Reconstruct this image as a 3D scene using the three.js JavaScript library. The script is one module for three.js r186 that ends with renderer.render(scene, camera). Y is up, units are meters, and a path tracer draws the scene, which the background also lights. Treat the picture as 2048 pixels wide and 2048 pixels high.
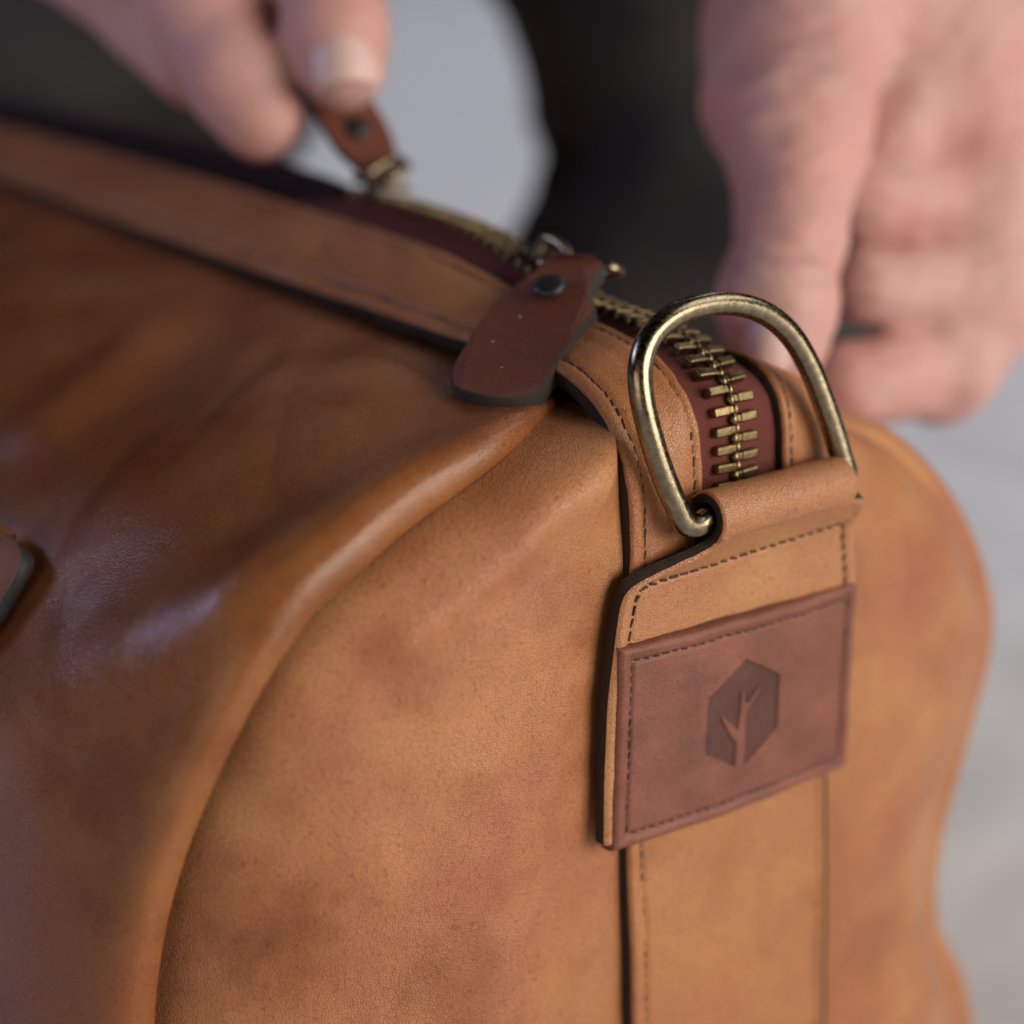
import * as THREE from 'three';
import { ImprovedNoise } from 'three/addons/math/ImprovedNoise.js';
import { RoundedBoxGeometry } from 'three/addons/geometries/RoundedBoxGeometry.js';
import { MarchingCubes } from 'three/addons/objects/MarchingCubes.js';
import { mergeGeometries, mergeVertices } from 'three/addons/utils/BufferGeometryUtils.js';
import { RectAreaLightUniformsLib } from 'three/addons/lights/RectAreaLightUniformsLib.js';

// ---------------------------------------------------------------- camera
// Bag axes in millimetres: a = along the bag (away from the near end), w = across it, u = up.
// The bag group has x = w, y = u + BASE, z = -a and is turned by YAW about y; the floor is y = 0.
const D2R = Math.PI / 180, YAW = 37 * D2R, PITCH = 20 * D2R, FOV = 26, BASE = 250;
const EYE = { a: -330.3, w: -308.6, u: 159.6 };
const FPX = 1024 / Math.tan(FOV * D2R / 2);
const scene = new THREE.Scene();
const camera = new THREE.PerspectiveCamera(FOV, 1, 0.02, 30);
const turnBag = new THREE.Matrix4().makeRotationY(YAW);
const local = (a, w, u) => new THREE.Vector3(w / 1000, (u + BASE) / 1000, -a / 1000);
camera.position.copy(local(EYE.a, EYE.w, EYE.u).applyMatrix4(turnBag));
camera.rotation.set(-PITCH, 0, 0);
camera.focus = 0.459;
camera.userData.fStop = 4.4;
scene.add(camera);
scene.background = new THREE.Color(0x000000);

const renderer = new THREE.WebGLRenderer({ antialias: true });
renderer.toneMapping = THREE.LinearToneMapping;
renderer.toneMappingExposure = 1.0;
renderer.shadowMap.enabled = true;

// ---------------------------------------------------------------- light: a warm white and a bluish window, plus three added fill panels
RectAreaLightUniformsLib.init();
const frameMat = new THREE.MeshStandardMaterial({ color: 0xd8d8d6, roughness: 0.5 });
function windowOrFill(label, at, aim, w, h, color, strength) {  // also builds the added fill panels
  const g = new THREE.Group(); g.name = label[0];
  g.position.set(at[0], at[1], at[2]);
  g.lookAt(aim[0], aim[1], aim[2]);
  g.userData = { label: label[1], category: 'window' };
  const pane = new THREE.Mesh(new THREE.PlaneGeometry(w, h), new THREE.MeshStandardMaterial({ color: 0x000000, emissive: color, emissiveIntensity: strength * 0.3, roughness: 0.2 }));
  pane.name = 'glowing_pane'; pane.position.z = -0.02; g.add(pane);
  for (const [x, y, sx, sy] of [[0, h / 2 + 0.03, w + 0.12, 0.06], [0, -h / 2 - 0.03, w + 0.12, 0.06], [w / 2 + 0.03, 0, 0.06, h], [-w / 2 - 0.03, 0, 0.06, h]]) {
    const f = new THREE.Mesh(new THREE.BoxGeometry(sx, sy, 0.05), frameMat); f.name = 'pane_frame'; f.position.set(x, y, -0.02); f.castShadow = f.receiveShadow = true; g.add(f);
  }
  const l = new THREE.RectAreaLight(color, strength, w, h); l.name = 'pane_light';
  l.rotation.y = Math.PI; l.castShadow = true; g.add(l);
  scene.add(g);
}
windowOrFill(['daylight_window', 'large window giving warm white daylight'], [2.1, 0.95, 1.45], [0.0, 0.22, 0], 1.9, 1.3, 0xfff3e4, 7.2);
windowOrFill(['daylight_window_001', 'low wide window giving bluish daylight'], [-2.05, 1.22, -0.25], [-0.1, 0.22, 0], 0.9, 0.36, 0xc0c8ff, 9.0);
windowOrFill(['daylight_window_002', 'added wide overhead fill panel, cool white'], [0.4, 2.3, -2.7], [0.4, 0, -2.4], 2.0, 1.4, 0xf4f5ff, 2.5);  // added fill, no real rooflight: brightens the floor behind the person
windowOrFill(['daylight_window_003', 'added wide low fill panel, warm'], [-1.5, 0.5, 2.2], [-0.1, 0.2, 0], 1.8, 0.7, 0xffe6cc, 1.7);  // added warm fill that lifts the lower long side of the bag
windowOrFill(['daylight_window_004', 'added square high fill panel, white'], [1.9, 2.0, -0.35], [0.0, 0.25, 0], 1.2, 1.2, 0xfff8f0, 2.2);  // added fill from high right, for the top strip and ring

// ---------------------------------------------------------------- helpers
const NO = new ImprovedNoise();
const noise = (x, y, z) => NO.noise(x, y, z);
const fbm = (x, y, z, o = 4) => { let s = 0, k = 0.5, f = 1; for (let i = 0; i < o; i++) { s += k * noise(x * f + i * 17.3, y * f + i * 5.1, z * f); k *= 0.5; f *= 2.03; } return s; };
const clamp = (x, a = 0, b = 1) => Math.min(b, Math.max(a, x));
const lerp = (a, b, k) => a + (b - a) * k;
const smooth = (a, b, x) => { const k = clamp((x - a) / (b - a)); return k * k * (3 - 2 * k); };
let seed = 12345;
const rnd = () => { seed = (seed * 1664525 + 1013904223) >>> 0; return seed / 4294967296; };

const cp = Math.cos(PITCH), sp = Math.sin(PITCH), cy = Math.cos(YAW), sy = Math.sin(YAW);
function ray(px, py) {                       // direction in bag axes for one unit of depth
  const x = (px - 1024) / FPX, y = (1024 - py) / FPX;
  const up = y * cp - sp, fw = y * sp + cp;  // world up and horizontal forward
  return { a: -sy * x + cy * fw, w: cy * x + sy * fw, u: up };
}
const along = (r, z) => [EYE.a + r.a * z, EYE.w + r.w * z, EYE.u + r.u * z];
const atA = (px, py, a) => { const r = ray(px, py); return along(r, (a - EYE.a) / r.a); };
const atW = (px, py, w) => { const r = ray(px, py); return along(r, (w - EYE.w) / r.w); };
const atZ = (px, py, z) => along(ray(px, py), z);
function project(a, w, u) {
  const da = a - EYE.a, dw = w - EYE.w, du = u - EYE.u;
  const x = -sy * da + cy * dw, f = cy * da + sy * dw, y = du * cp + f * sp, z = -du * sp + f * cp;
  return [1024 + FPX * x / z, 1024 - FPX * y / z, z];
}
const world = (p) => local(p[0], p[1], p[2]).applyMatrix4(turnBag);

// Catmull-Rom through points given as arrays, x = parameter 0..1 (even) 
function crv(pts) {
  const n = pts.length - 1, m = pts[0].length;
  return (t) => {
    const x = clamp(t) * n, i = Math.min(n - 1, Math.floor(x)), f = x - i;
    const p1 = pts[i], p2 = pts[i + 1], p0 = pts[Math.max(0, i - 1)], p3 = pts[Math.min(n, i + 2)], out = [];
    for (let c = 0; c < m; c++) {
      const a = p0[c], b = p1[c], d = p2[c], e = p3[c];
      out.push(0.5 * (2 * b + (d - a) * f + (2 * a - 5 * b + 4 * d - e) * f * f + (3 * b - a - 3 * d + e) * f * f * f));
    }
    return out;
  };
}
function table(pts) {                        // monotone x -> y, linear
  const s = pts.slice().sort((p, q) => p[0] - q[0]);
  return (x) => {
    if (x <= s[0][0]) return s[0][1];
    for (let i = 1; i < s.length; i++) if (x <= s[i][0]) return lerp(s[i - 1][1], s[i][1], (x - s[i - 1][0]) / (s[i][0] - s[i - 1][0]));
    return s[s.length - 1][1];
  };
}
function smoothTable(pts) { const t = table(pts), span = (pts[pts.length - 1][0] - pts[0][0]) * 0.02; return (x) => (t(x - 2 * span) + 2 * t(x - span) + 3 * t(x) + 2 * t(x + span) + t(x + 2 * span)) / 9; }

// grid of (nu+1) x (nv+1) points f(s,t) -> [a,w,u] mm ; uvf(s,t,p) -> metres ; colour(p) -> [r,g,b]
function grid(nu, nv, f, { uv, color, flip = false, height, arcRef } = {}) {
  const P = [], N = nu + 1, pos = new Float32Array(N * (nv + 1) * 3), uvs = new Float32Array(N * (nv + 1) * 2), col = color && new Float32Array(N * (nv + 1) * 3), idx = [];
  for (let j = 0; j <= nv; j++) for (let i = 0; i <= nu; i++) {
    const p = f(i / nu, j / nv); P.push(p);
    const v = local(p[0], p[1], p[2]), k = j * N + i;
    pos.set([v.x, v.y, v.z], k * 3);
    const q = uv ? uv(i / nu, j / nv, p) : [p[1] / 1000, p[2] / 1000];
    uvs.set(q, k * 2);
    if (col) col.set(color(p), k * 3);
  }
  for (let j = 0; j < nv; j++) for (let i = 0; i < nu; i++) {
    const a = j * N + i, b = a + 1, c = a + N, d = c + 1;
    if (flip) idx.push(a, c, b, b, c, d); else idx.push(a, b, c, b, d, c);
  }
  const g = new THREE.BufferGeometry();
  g.setAttribute('position', new THREE.BufferAttribute(pos, 3));
  g.setAttribute('uv', new THREE.BufferAttribute(uvs, 2));
  if (col) g.setAttribute('color', new THREE.BufferAttribute(col, 3));
  g.setIndex(idx); g.computeVertexNormals();
  if (arcRef !== undefined) {                // lengths measured over the surface, outwards from one reference column
    const D = (p, q) => Math.hypot(p[0] - q[0], p[1] - q[1], p[2] - q[2]) / 1000, ir = Math.round(arcRef * nu); let v = 0;
    for (let j = 0; j <= nv; j++) {
      if (j) v += D(P[j * N + ir], P[(j - 1) * N + ir]);
      let l = 0; uvs.set([0, v], (j * N + ir) * 2);
      for (let i = ir + 1; i <= nu; i++) { l += D(P[j * N + i], P[j * N + i - 1]); uvs.set([l, v], (j * N + i) * 2); }
      l = 0; for (let i = ir - 1; i >= 0; i--) { l -= D(P[j * N + i], P[j * N + i + 1]); uvs.set([l, v], (j * N + i) * 2); }
    }
  }
  if (height) {
    const n = g.attributes.normal;
    for (let j = 0; j <= nv; j++) for (let i = 0; i <= nu; i++) {
      const k = j * N + i, h = height(i / nu, j / nv, P[k]) / 1000;
      for (let c = 0; c < 3; c++) pos[k * 3 + c] += n.array[k * 3 + c] * h;
    }
    g.computeVertexNormals();
  }
  return g;
}
function add(parent, name, geo, mat, extra) {
  const m = new THREE.Mesh(geo, mat); m.name = name; m.castShadow = m.receiveShadow = true;
  if (extra) Object.assign(m.userData, extra);
  parent.add(m); return m;
}
const V = (p) => local(p[0], p[1], p[2]);

// ---------------------------------------------------------------- textures
function dataTex(n, m, fn, tileU, tileV, srgb) {
  const d = new Uint8Array(n * m * 4);
  for (let y = 0; y < m; y++) for (let x = 0; x < n; x++) {
    const c = fn(x / n, y / m), k = (y * n + x) * 4;
    if (typeof c === 'number') d[k] = d[k + 1] = d[k + 2] = clamp(c) * 255; else { d[k] = clamp(c[0]) * 255; d[k + 1] = clamp(c[1]) * 255; d[k + 2] = clamp(c[2]) * 255; }
    d[k + 3] = 255;
  }
  const t = new THREE.DataTexture(d, n, m);
  t.wrapS = t.wrapT = THREE.RepeatWrapping; t.magFilter = THREE.LinearFilter; t.minFilter = THREE.LinearMipmapLinearFilter; t.generateMipmaps = true;
  t.repeat.set(1 / tileU, 1 / tileV);
  if (srgb) t.colorSpace = THREE.SRGBColorSpace;
  t.needsUpdate = true; return t;
}
function pebble(cells, jitter) {             // tiling Voronoi: 0 in the creases, 1 on the pebbles
  const pts = []; for (let i = 0; i < cells * cells; i++) pts.push([rnd() * jitter + (1 - jitter) / 2, rnd() * jitter + (1 - jitter) / 2, rnd()]);
  return (u, v) => {
    const x = u * cells, y = v * cells, ix = Math.floor(x), iy = Math.floor(y); let f1 = 9, f2 = 9, id = 0;
    for (let dy = -1; dy <= 1; dy++) for (let dx = -1; dx <= 1; dx++) {
      const cx = (ix + dx + cells) % cells, cyy = (iy + dy + cells) % cells, q = pts[cyy * cells + cx];
      const d = Math.hypot(ix + dx + q[0] - x, iy + dy + q[1] - y);
      if (d < f1) { f2 = f1; f1 = d; id = q[2]; } else if (d < f2) f2 = d;
    }
    return [clamp((f2 - f1) * 2.2), id];
  };
}
const TILE = 0.062, pebA = pebble(92, 1), pebB = pebble(37, 1);
const tileNoise = (u, v, f, z) => { const a = u * 2 * Math.PI, b = v * 2 * Math.PI; return noise(Math.cos(a) * f, Math.sin(a) * f + Math.cos(b) * f, Math.sin(b) * f + z); };
const grainField = new Float32Array(1024 * 1024);
for (let y = 0; y < 1024; y++) for (let x = 0; x < 1024; x++) {
  const u = x / 1024, v = y / 1024, wx = u + 0.004 * tileNoise(u, v, 5, 1), wy = v + 0.004 * tileNoise(u, v, 5, 9);
  const [p, id] = pebA((wx + 1) % 1, (wy + 1) % 1), [q] = pebB((wx + 1) % 1, (wy + 1) % 1);
  grainField[y * 1024 + x] = 0.62 * Math.sqrt(p) * (0.75 + 0.25 * id) + 0.22 * Math.sqrt(q) + 0.16 * (0.5 + 0.5 * tileNoise(u, v, 9, 4));
}
const fieldAt = (u, v) => grainField[(Math.floor(v * 1024) % 1024) * 1024 + (Math.floor(u * 1024) % 1024)];
const grainBump = dataTex(1024, 1024, fieldAt, TILE, TILE);
const grainColor = dataTex(1024, 1024, (u, v) => { const g = fieldAt(u, v), k = lerp(0.74, 1.0, smooth(0.20, 0.70, g)); return [Math.pow(k, 0.7), Math.pow(k, 0.95), k]; }, TILE, TILE, true);
const grainRough = dataTex(512, 512, (u, v) => 0.78 + 0.22 * (0.5 + 0.5 * tileNoise(u, v, 3, 2)) - 0.12 * fieldAt(u, v), TILE, TILE);
const twill = dataTex(256, 256, (u, v) => { const k = Math.floor(u * 4) % 2 ? 1 : -1, s = ((v * 12 + k * u * 12) % 1 + 1) % 1; return 0.25 + 0.75 * Math.sin(Math.PI * s) * (0.7 + 0.3 * Math.sin(u * 128 * Math.PI)); }, 0.012, 0.012);
const fineNoise = dataTex(512, 512, (u, v) => 0.5 + 0.3 * tileNoise(u, v, 30, 1) + 0.3 * tileNoise(u, v, 60, 5) + 0.2 * (rnd() - 0.5), 0.02, 0.02);
const skinBump = (() => { const pb = pebble(60, 1); return dataTex(512, 512, (u, v) => 0.6 * Math.sqrt(pb(u, v)[0]) + 0.3 * (0.5 + tileNoise(u, v, 6, 3)), 0.05, 0.05); })();
const concrete = dataTex(512, 512, (u, v) => { const k = 0.9 + 0.16 * tileNoise(u, v, 4, 2) + 0.10 * tileNoise(u, v, 14, 7) + 0.05 * (rnd() - 0.5); return [k, k, k]; }, 1.2, 1.2);
const patina = dataTex(512, 512, (u, v) => { const n = 0.5 + 0.7 * tileNoise(u, v, 3, 1) + 0.5 * tileNoise(u, v, 11, 6) + 0.35 * (rnd() - 0.5), k = lerp(0.80, 1.0, clamp(n)); return [k, k * 0.985, k * 0.96]; }, 0.03, 0.03, true);
const patinaRough = dataTex(512, 512, (u, v) => 0.62 + 0.3 * tileNoise(u, v, 5, 8) + 0.35 * (rnd() - 0.5) * (0.5 + tileNoise(u, v, 8, 2)), 0.03, 0.03);
const twillColor = dataTex(256, 256, (u, v) => { const k = Math.floor(u * 4) % 2 ? 1 : -1, s = ((v * 12 + k * u * 12) % 1 + 1) % 1, c = 0.72 + 0.28 * Math.sin(Math.PI * s) + 0.12 * (rnd() - 0.5); return [c, c, c]; }, 0.012, 0.012);
const cutFuzz = dataTex(256, 256, (u, v) => { const n = clamp(0.45 + 0.6 * tileNoise(u, v, 20, 3) + 0.5 * (rnd() - 0.5)); return [0.55 + 0.45 * n, 0.5 + 0.45 * n, 0.45 + 0.45 * n]; }, 0.012, 0.012, true);
const weave = dataTex(256, 256, (u, v) => 0.5 + 0.25 * Math.sin(u * 2 * Math.PI * 32 + v * 2 * Math.PI * 32) + 0.2 * (rnd() - 0.5), 0.03, 0.03);

// ---------------------------------------------------------------- materials
const leatherMat = (rough, bump = 0.00016) => new THREE.MeshPhysicalMaterial({ color: 0xffffff, vertexColors: true, map: grainColor, roughness: rough, roughnessMap: grainRough, bumpMap: grainBump, bumpScale: bump, specularIntensity: 0.8 });
const M = {
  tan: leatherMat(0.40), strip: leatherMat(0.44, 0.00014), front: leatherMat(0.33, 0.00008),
  brown: new THREE.MeshPhysicalMaterial({ color: new THREE.Color().setRGB(0.17, 0.053, 0.031), map: grainColor, roughness: 0.5, bumpMap: grainBump, bumpScale: 0.0002, roughnessMap: grainRough }),
  label: new THREE.MeshPhysicalMaterial({ color: 0xffffff, vertexColors: true, map: grainColor, roughness: 0.5, bumpMap: grainBump, bumpScale: 0.00012 }),
  edge: new THREE.MeshStandardMaterial({ map: cutFuzz, color: new THREE.Color().setRGB(0.052, 0.031, 0.020), roughness: 0.8, bumpMap: fineNoise, bumpScale: 0.0004 }),
  paintedEdge: new THREE.MeshStandardMaterial({ color: new THREE.Color().setRGB(0.028, 0.030, 0.034), roughness: 0.6 }),
  rawEdge: new THREE.MeshStandardMaterial({ map: cutFuzz, color: new THREE.Color().setRGB(0.105, 0.088, 0.096), roughness: 0.85, bumpMap: fineNoise, bumpScale: 0.0005 }),
  thread: new THREE.MeshStandardMaterial({ color: new THREE.Color().setRGB(0.040, 0.023, 0.015), roughness: 0.7 }),
  redThread: new THREE.MeshStandardMaterial({ color: new THREE.Color().setRGB(0.035, 0.014, 0.011), roughness: 0.75 }),
  brass: new THREE.MeshStandardMaterial({ color: new THREE.Color().setRGB(0.34, 0.295, 0.205), map: patina, metalness: 1, roughness: 0.40, roughnessMap: patinaRough, bumpMap: fineNoise, bumpScale: 0.000012 }),
  tooth: new THREE.MeshStandardMaterial({ map: patina, color: new THREE.Color().setRGB(0.29, 0.22, 0.12), metalness: 1, roughness: 0.32, bumpMap: fineNoise, bumpScale: 0.00002 }),
  darkMetal: new THREE.MeshStandardMaterial({ color: new THREE.Color().setRGB(0.045, 0.045, 0.048), metalness: 0.7, roughness: 0.42 }),
  tape: new THREE.MeshStandardMaterial({ color: new THREE.Color().setRGB(0.20, 0.052, 0.040), map: twillColor, roughness: 0.9, bumpMap: twill, bumpScale: 0.0004 }),
  lint: new THREE.MeshStandardMaterial({ color: new THREE.Color().setRGB(0.55, 0.53, 0.5), roughness: 0.95 }),
  lining: new THREE.MeshStandardMaterial({ color: new THREE.Color().setRGB(0.03, 0.012, 0.008), roughness: 0.95 }),
  skin: new THREE.MeshPhysicalMaterial({ color: 0xffffff, vertexColors: true, roughness: 0.5, bumpMap: skinBump, bumpScale: 0.00025, specularIntensity: 0.7 }),
  nail: new THREE.MeshPhysicalMaterial({ color: new THREE.Color().setRGB(0.70, 0.49, 0.46), roughness: 0.45 }),
  trousers: new THREE.MeshStandardMaterial({ color: new THREE.Color().setRGB(0.05, 0.05, 0.05), roughness: 0.9, bumpMap: weave, bumpScale: 0.0004 }),
  shirt: new THREE.MeshStandardMaterial({ color: new THREE.Color().setRGB(0.05, 0.05, 0.055), roughness: 0.9, bumpMap: weave, bumpScale: 0.0004 }),
  shoe: new THREE.MeshStandardMaterial({ color: new THREE.Color().setRGB(0.03, 0.025, 0.02), roughness: 0.6 }),
  floor: new THREE.MeshStandardMaterial({ color: new THREE.Color().setRGB(0.78, 0.79, 0.82), map: concrete, roughness: 0.75 }),
};
// mottled hand-dyed leather: patches of golden tan, red brown and dark brown dye
function dyed(base, seedShift, contrast = 1, spots = null) {
  return (p) => {
    const x = p[1] + seedShift, y = p[2] + seedShift * 0.37, z = p[0];
    const n1 = fbm(x / 55, y / 55, z / 80, 3) * contrast, n2 = fbm(x / 24 + 7, y / 24, z / 24 + 3, 4) * contrast, n3 = fbm(x / 5 + 3, y / 5, z / 5, 3);
    let red = smooth(-0.22, 0.30, n1 + 0.4 * n2) * 0.6, dark = smooth(0.0, 0.55, -n1 * 0.9 + n2 * 0.9) * 0.42, pale = smooth(-0.06, 0.42, -n2 * 0.9 - n1 * 0.6) * 0.45;
    if (spots) for (const b of spots) { const d = Math.hypot(p[1] - b[0], p[2] - b[1]) / b[2] + 0.9 * n2 + 0.35 * n3, k = (1 - smooth(0.15, 1.05, d)) * b[4]; if (b[3] === 0) pale = Math.min(1, pale + k); else if (b[3] === 1) dark = Math.min(1, dark + k); else red = Math.min(1, red + k); }
    const c = [base[0], base[1], base[2]];
    for (let k = 0; k < 3; k++) {
      c[k] = lerp(c[k], base[k] * [0.84, 0.70, 0.78][k], red);
      c[k] = lerp(c[k], base[k] * [0.50, 0.37, 0.30][k], dark);
      c[k] = lerp(c[k], base[k] * [1.15, 1.24, 1.28][k], pale);
      c[k] *= 1 + 0.10 * n3;
    }
    return c;
  };
}
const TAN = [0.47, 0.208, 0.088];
// end panel patches, mottled dye with bulge highlights and shading painted in: [x, y, radius px, 0 pale 1 dark 2 red, strength]
const endSpots = [[640, 1310, 110, 0, 0.6], [480, 1480, 80, 0, 0.4], [490, 1660, 100, 0, 0.5], [890, 1050, 110, 0, 0.5], [760, 1180, 80, 0, 0.3], [1130, 900, 70, 0, 0.4], [560, 1900, 170, 1, 0.75], [850, 1960, 190, 1, 0.6], [770, 1330, 80, 1, 0.15], [1120, 1950, 130, 1, 0.35], [640, 1500, 80, 1, 0.3], [1010, 1250, 230, 2, 0.45], [1060, 1520, 200, 2, 0.5], [880, 1640, 220, 2, 0.5],
  [1800, 1150, 140, 2, 0.5], [1880, 1000, 90, 0, 0.3], [1700, 1350, 110, 0, 0.5], [1760, 1620, 120, 2, 0.6], [1690, 1850, 110, 1, 0.4], [1850, 1500, 90, 1, 0.25]].map(([x, y, r, k, g]) => { const p = atA(x, y, 8); return [p[1], p[2], r / 8, k, g]; });
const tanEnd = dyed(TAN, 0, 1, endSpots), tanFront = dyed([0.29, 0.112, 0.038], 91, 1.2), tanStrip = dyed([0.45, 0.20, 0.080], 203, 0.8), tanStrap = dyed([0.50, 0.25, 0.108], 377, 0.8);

// ---------------------------------------------------------------- floor
{
  const g = new THREE.PlaneGeometry(14, 14); g.rotateX(-Math.PI / 2);
  const uv = g.attributes.uv, ps = g.attributes.position; for (let i = 0; i < uv.count; i++) uv.setXY(i, ps.getX(i), ps.getZ(i));
  const f = add(scene, 'floor', g, M.floor, { kind: 'structure', label: 'light grey concrete floor', category: 'floor' }); f.position.y = 0;
}

// ---------------------------------------------------------------- the bag
const bag = new THREE.Group(); bag.name = 'travel_bag'; bag.rotation.y = YAW;
bag.userData = { label: 'tan mottled leather travel bag with brass zip and end label', category: 'bag' };
scene.add(bag);

// section of the front (w, u) from the top seam outwards and down
const SEC = crv([[-26, 21.5], [-41, 22], [-57, 20.5], [-76, 15.5], [-94, 8], [-110, -1], [-125, -16], [-138, -41], [-147, -78], [-150, -125], [-151, -185], [-144, -238], [-124, -250]]);
const SECR = crv([[27, 13], [50, 4], [70, -4], [91, -22], [107, -46], [114, -70], [110, -98], [104, -128], [106, -148], [119, -172], [126, -206], [118, -240], [105, -250]]);
// where the front panel rolls over on to the end: the picture of that fold fixes how far along the bag it lies
const foldPx = [[1135, 778], [1080, 840], [1000, 905], [925, 955], [850, 1003], [790, 1052], [740, 1098], [680, 1147], [630, 1193], [585, 1240], [550, 1290], [508, 1355], [470, 1425], [432, 1510], [400, 1590], [372, 1680], [350, 1760], [332, 1860], [322, 1940], [314, 2048], [310, 2200], [306, 2500], [302, 3200]];
const lipR = (t) => 1.5 + 4.5 * smooth(0, 0.25, t) + 5 * smooth(0.34, 0.6, t), lipA = (t) => 3 + 3 * smooth(0.04, 0.2, t) + 26 * smooth(0.36, 0.62, t);
for (const p of foldPx) p[0] -= 50 * smooth(1200, 2000, p[1]);
function foldA(t) {
  const [ws, us] = SEC(t), nn = secNormal(SEC, t, 1), w = ws - nn[0] * lipR(t) * 0.9, u = us - nn[1] * lipR(t) * 0.9; let best = 1e9, ba = 16;
  for (let a = -10; a < 60; a += 0.25) {
    const [x, y] = project(a, w, u);
    for (let i = 1; i < foldPx.length; i++) {
      const [x0, y0] = foldPx[i - 1], [x1, y1] = foldPx[i], k = clamp(((x - x0) * (x1 - x0) + (y - y0) * (y1 - y0)) / ((x1 - x0) ** 2 + (y1 - y0) ** 2));
      const d = Math.hypot(x0 + (x1 - x0) * k - x, y0 + (y1 - y0) * k - y);
      if (d < best) { best = d; ba = a; }
    }
  }
  return ba;
}
const foldTab = []; for (let i = 0; i <= 44; i++) foldTab.push([i / 44, i / 44 > 0.8 ? foldA(0.8) : foldA(i / 44)]);
const foldAt = smoothTable(foldTab);
console.log('fold a:', foldTab.filter((_, i) => i % 4 === 0).map((p) => p[1].toFixed(1)).join(' '));
function secNormal(S, t, sgn) { const p = S(Math.max(0, t - 0.01)), q = S(Math.min(1, t + 0.01)), dw = q[0] - p[0], du = q[1] - p[1], l = Math.hypot(dw, du) || 1; return [sgn * du / l, -sgn * dw / l]; }
// where a line of sight meets the undisturbed front
function hitFront(px, py) {
  const r = ray(px, py); let prev = null;
  for (let z = 380; z < 900; z += 1) {
    const p = along(r, z), s = (() => { let b = 1e9, bt = 0; for (let i = 0; i <= 60; i++) { const q = SEC(i / 60), d = Math.hypot(q[0] - p[1], q[1] - p[2]); if (d < b) { b = d; bt = i / 60; } } return bt; })();
    const q = SEC(s), n = secNormal(SEC, s, 1), side = (p[1] - q[0]) * n[0] + (p[2] - q[1]) * n[1];
    if (prev !== null && prev > 0 && side <= 0) return p;
    prev = side;
  }
  return along(r, 520);
}
// soft folds in the front: lines of sight give where they run, [points, height mm, half width mm]
const folds = [
  [[[1085, 800], [950, 885], [750, 1000], [590, 1105], [410, 1215], [170, 1350], [-60, 1460], [-200, 1520]], 2.4, 8],
  [[[1000, 790], [800, 870], [560, 985], [330, 1090], [130, 1200]], -1.2, 12],
  [[[470, 1300], [330, 1420], [225, 1560], [215, 1700], [270, 1800]], -2.0, 14],
  [[[90, 1480], [20, 1650], [-20, 1850], [-40, 2048]], 1.2, 16],
  [[[365, 560], [270, 650], [190, 715], [90, 790], [-40, 880]], 1.6, 7],
  [[[430, 600], [330, 700], [230, 780], [110, 870]], -1.8, 9],
[[[520, 640], [475, 700]], 0.5, 3], [[[600, 645], [560, 715]], 0.4, 3],
  [[[800, 720], [640, 760], [480, 760]], 2.2, 12],
  [[[560, 860], [380, 900], [250, 890]], 1.0, 14],
].map(([pts, h, s]) => { const q = pts.map(([x, y]) => hitFront(x, y)), c = crv(q), line = []; for (let i = 0; i <= 24; i++) line.push(c(i / 24)); return { line, h, s }; });
function relief(p) {
  let s = 0;
  for (const f of folds) {
    let b = 1e9, bi = 0;
    for (let i = 1; i < f.line.length; i++) {
      const o = f.line[i - 1], q = f.line[i], x = q[0] - o[0], y = q[1] - o[1], z = q[2] - o[2], k = clamp(((p[0] - o[0]) * x + (p[1] - o[1]) * y + (p[2] - o[2]) * z) / (x * x + y * y + z * z));
      const d = (o[0] + x * k - p[0]) ** 2 + (o[1] + y * k - p[1]) ** 2 + (o[2] + z * k - p[2]) ** 2; if (d < b) { b = d; bi = i - 1 + k; }
    }
    if (b > 16 * f.s * f.s) continue;
    const n = f.line.length - 1, e = smooth(-0.05, 0.22, bi / n) * smooth(-0.05, 0.22, 1 - bi / n);
    s += f.h * e * Math.exp(-b / (2 * f.s * f.s));
  }
  return s + 1.1 * fbm(p[0] / 40, p[1] / 40, p[2] / 40, 3);
}

const LS = 0.3, ph0 = (s) => (1 - s / LS) * 2.0;
function sideSurface(S, sgn, a0f, rel) {     // s: 0 tucked under the roll ... along the bag ; t down the section
  return (s, t) => {
    const [w0, u0] = S(t), n = secNormal(S, t, sgn), a0 = a0f(t), r = lipR(t);
    let a, d;
    const LEN = 500;
    if (s < LS) { const ph = ph0(s), ra = ph < Math.PI / 2 ? lipA(t) : r; a = a0 + ra - ra * Math.sin(ph); d = r - r * Math.cos(ph); }
    else { const k = (s - LS) / (1 - LS), st = a0 + lipA(t); a = st + (LEN - st) * (0.35 * k + 0.65 * k * k); d = 0; }
    const far = smooth(470, 505, a) * 18;
    let h = 0;
    if (rel) { const edge = smooth(0, 14, a - a0) * smooth(0.0, 0.05, t) * (1 - smooth(0.8, 0.95, t)); h = edge > 0 ? relief([a, w0, u0]) * (0.35 + 0.65 * edge) * smooth(Math.PI / 2, 0.9, ph0(s)) * smooth(0, 0.04, t) : 0; }
    if (rel) h -= 4.5 * smooth(40, 130, a) * smooth(0.03, 0.14, t) * (1 - smooth(0.4, 0.6, t));   // flatter away from the corner
    return [a, w0 - n[0] * (d + far) + n[0] * h, u0 - n[1] * (d + far) + n[1] * h];
  };
}
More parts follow.
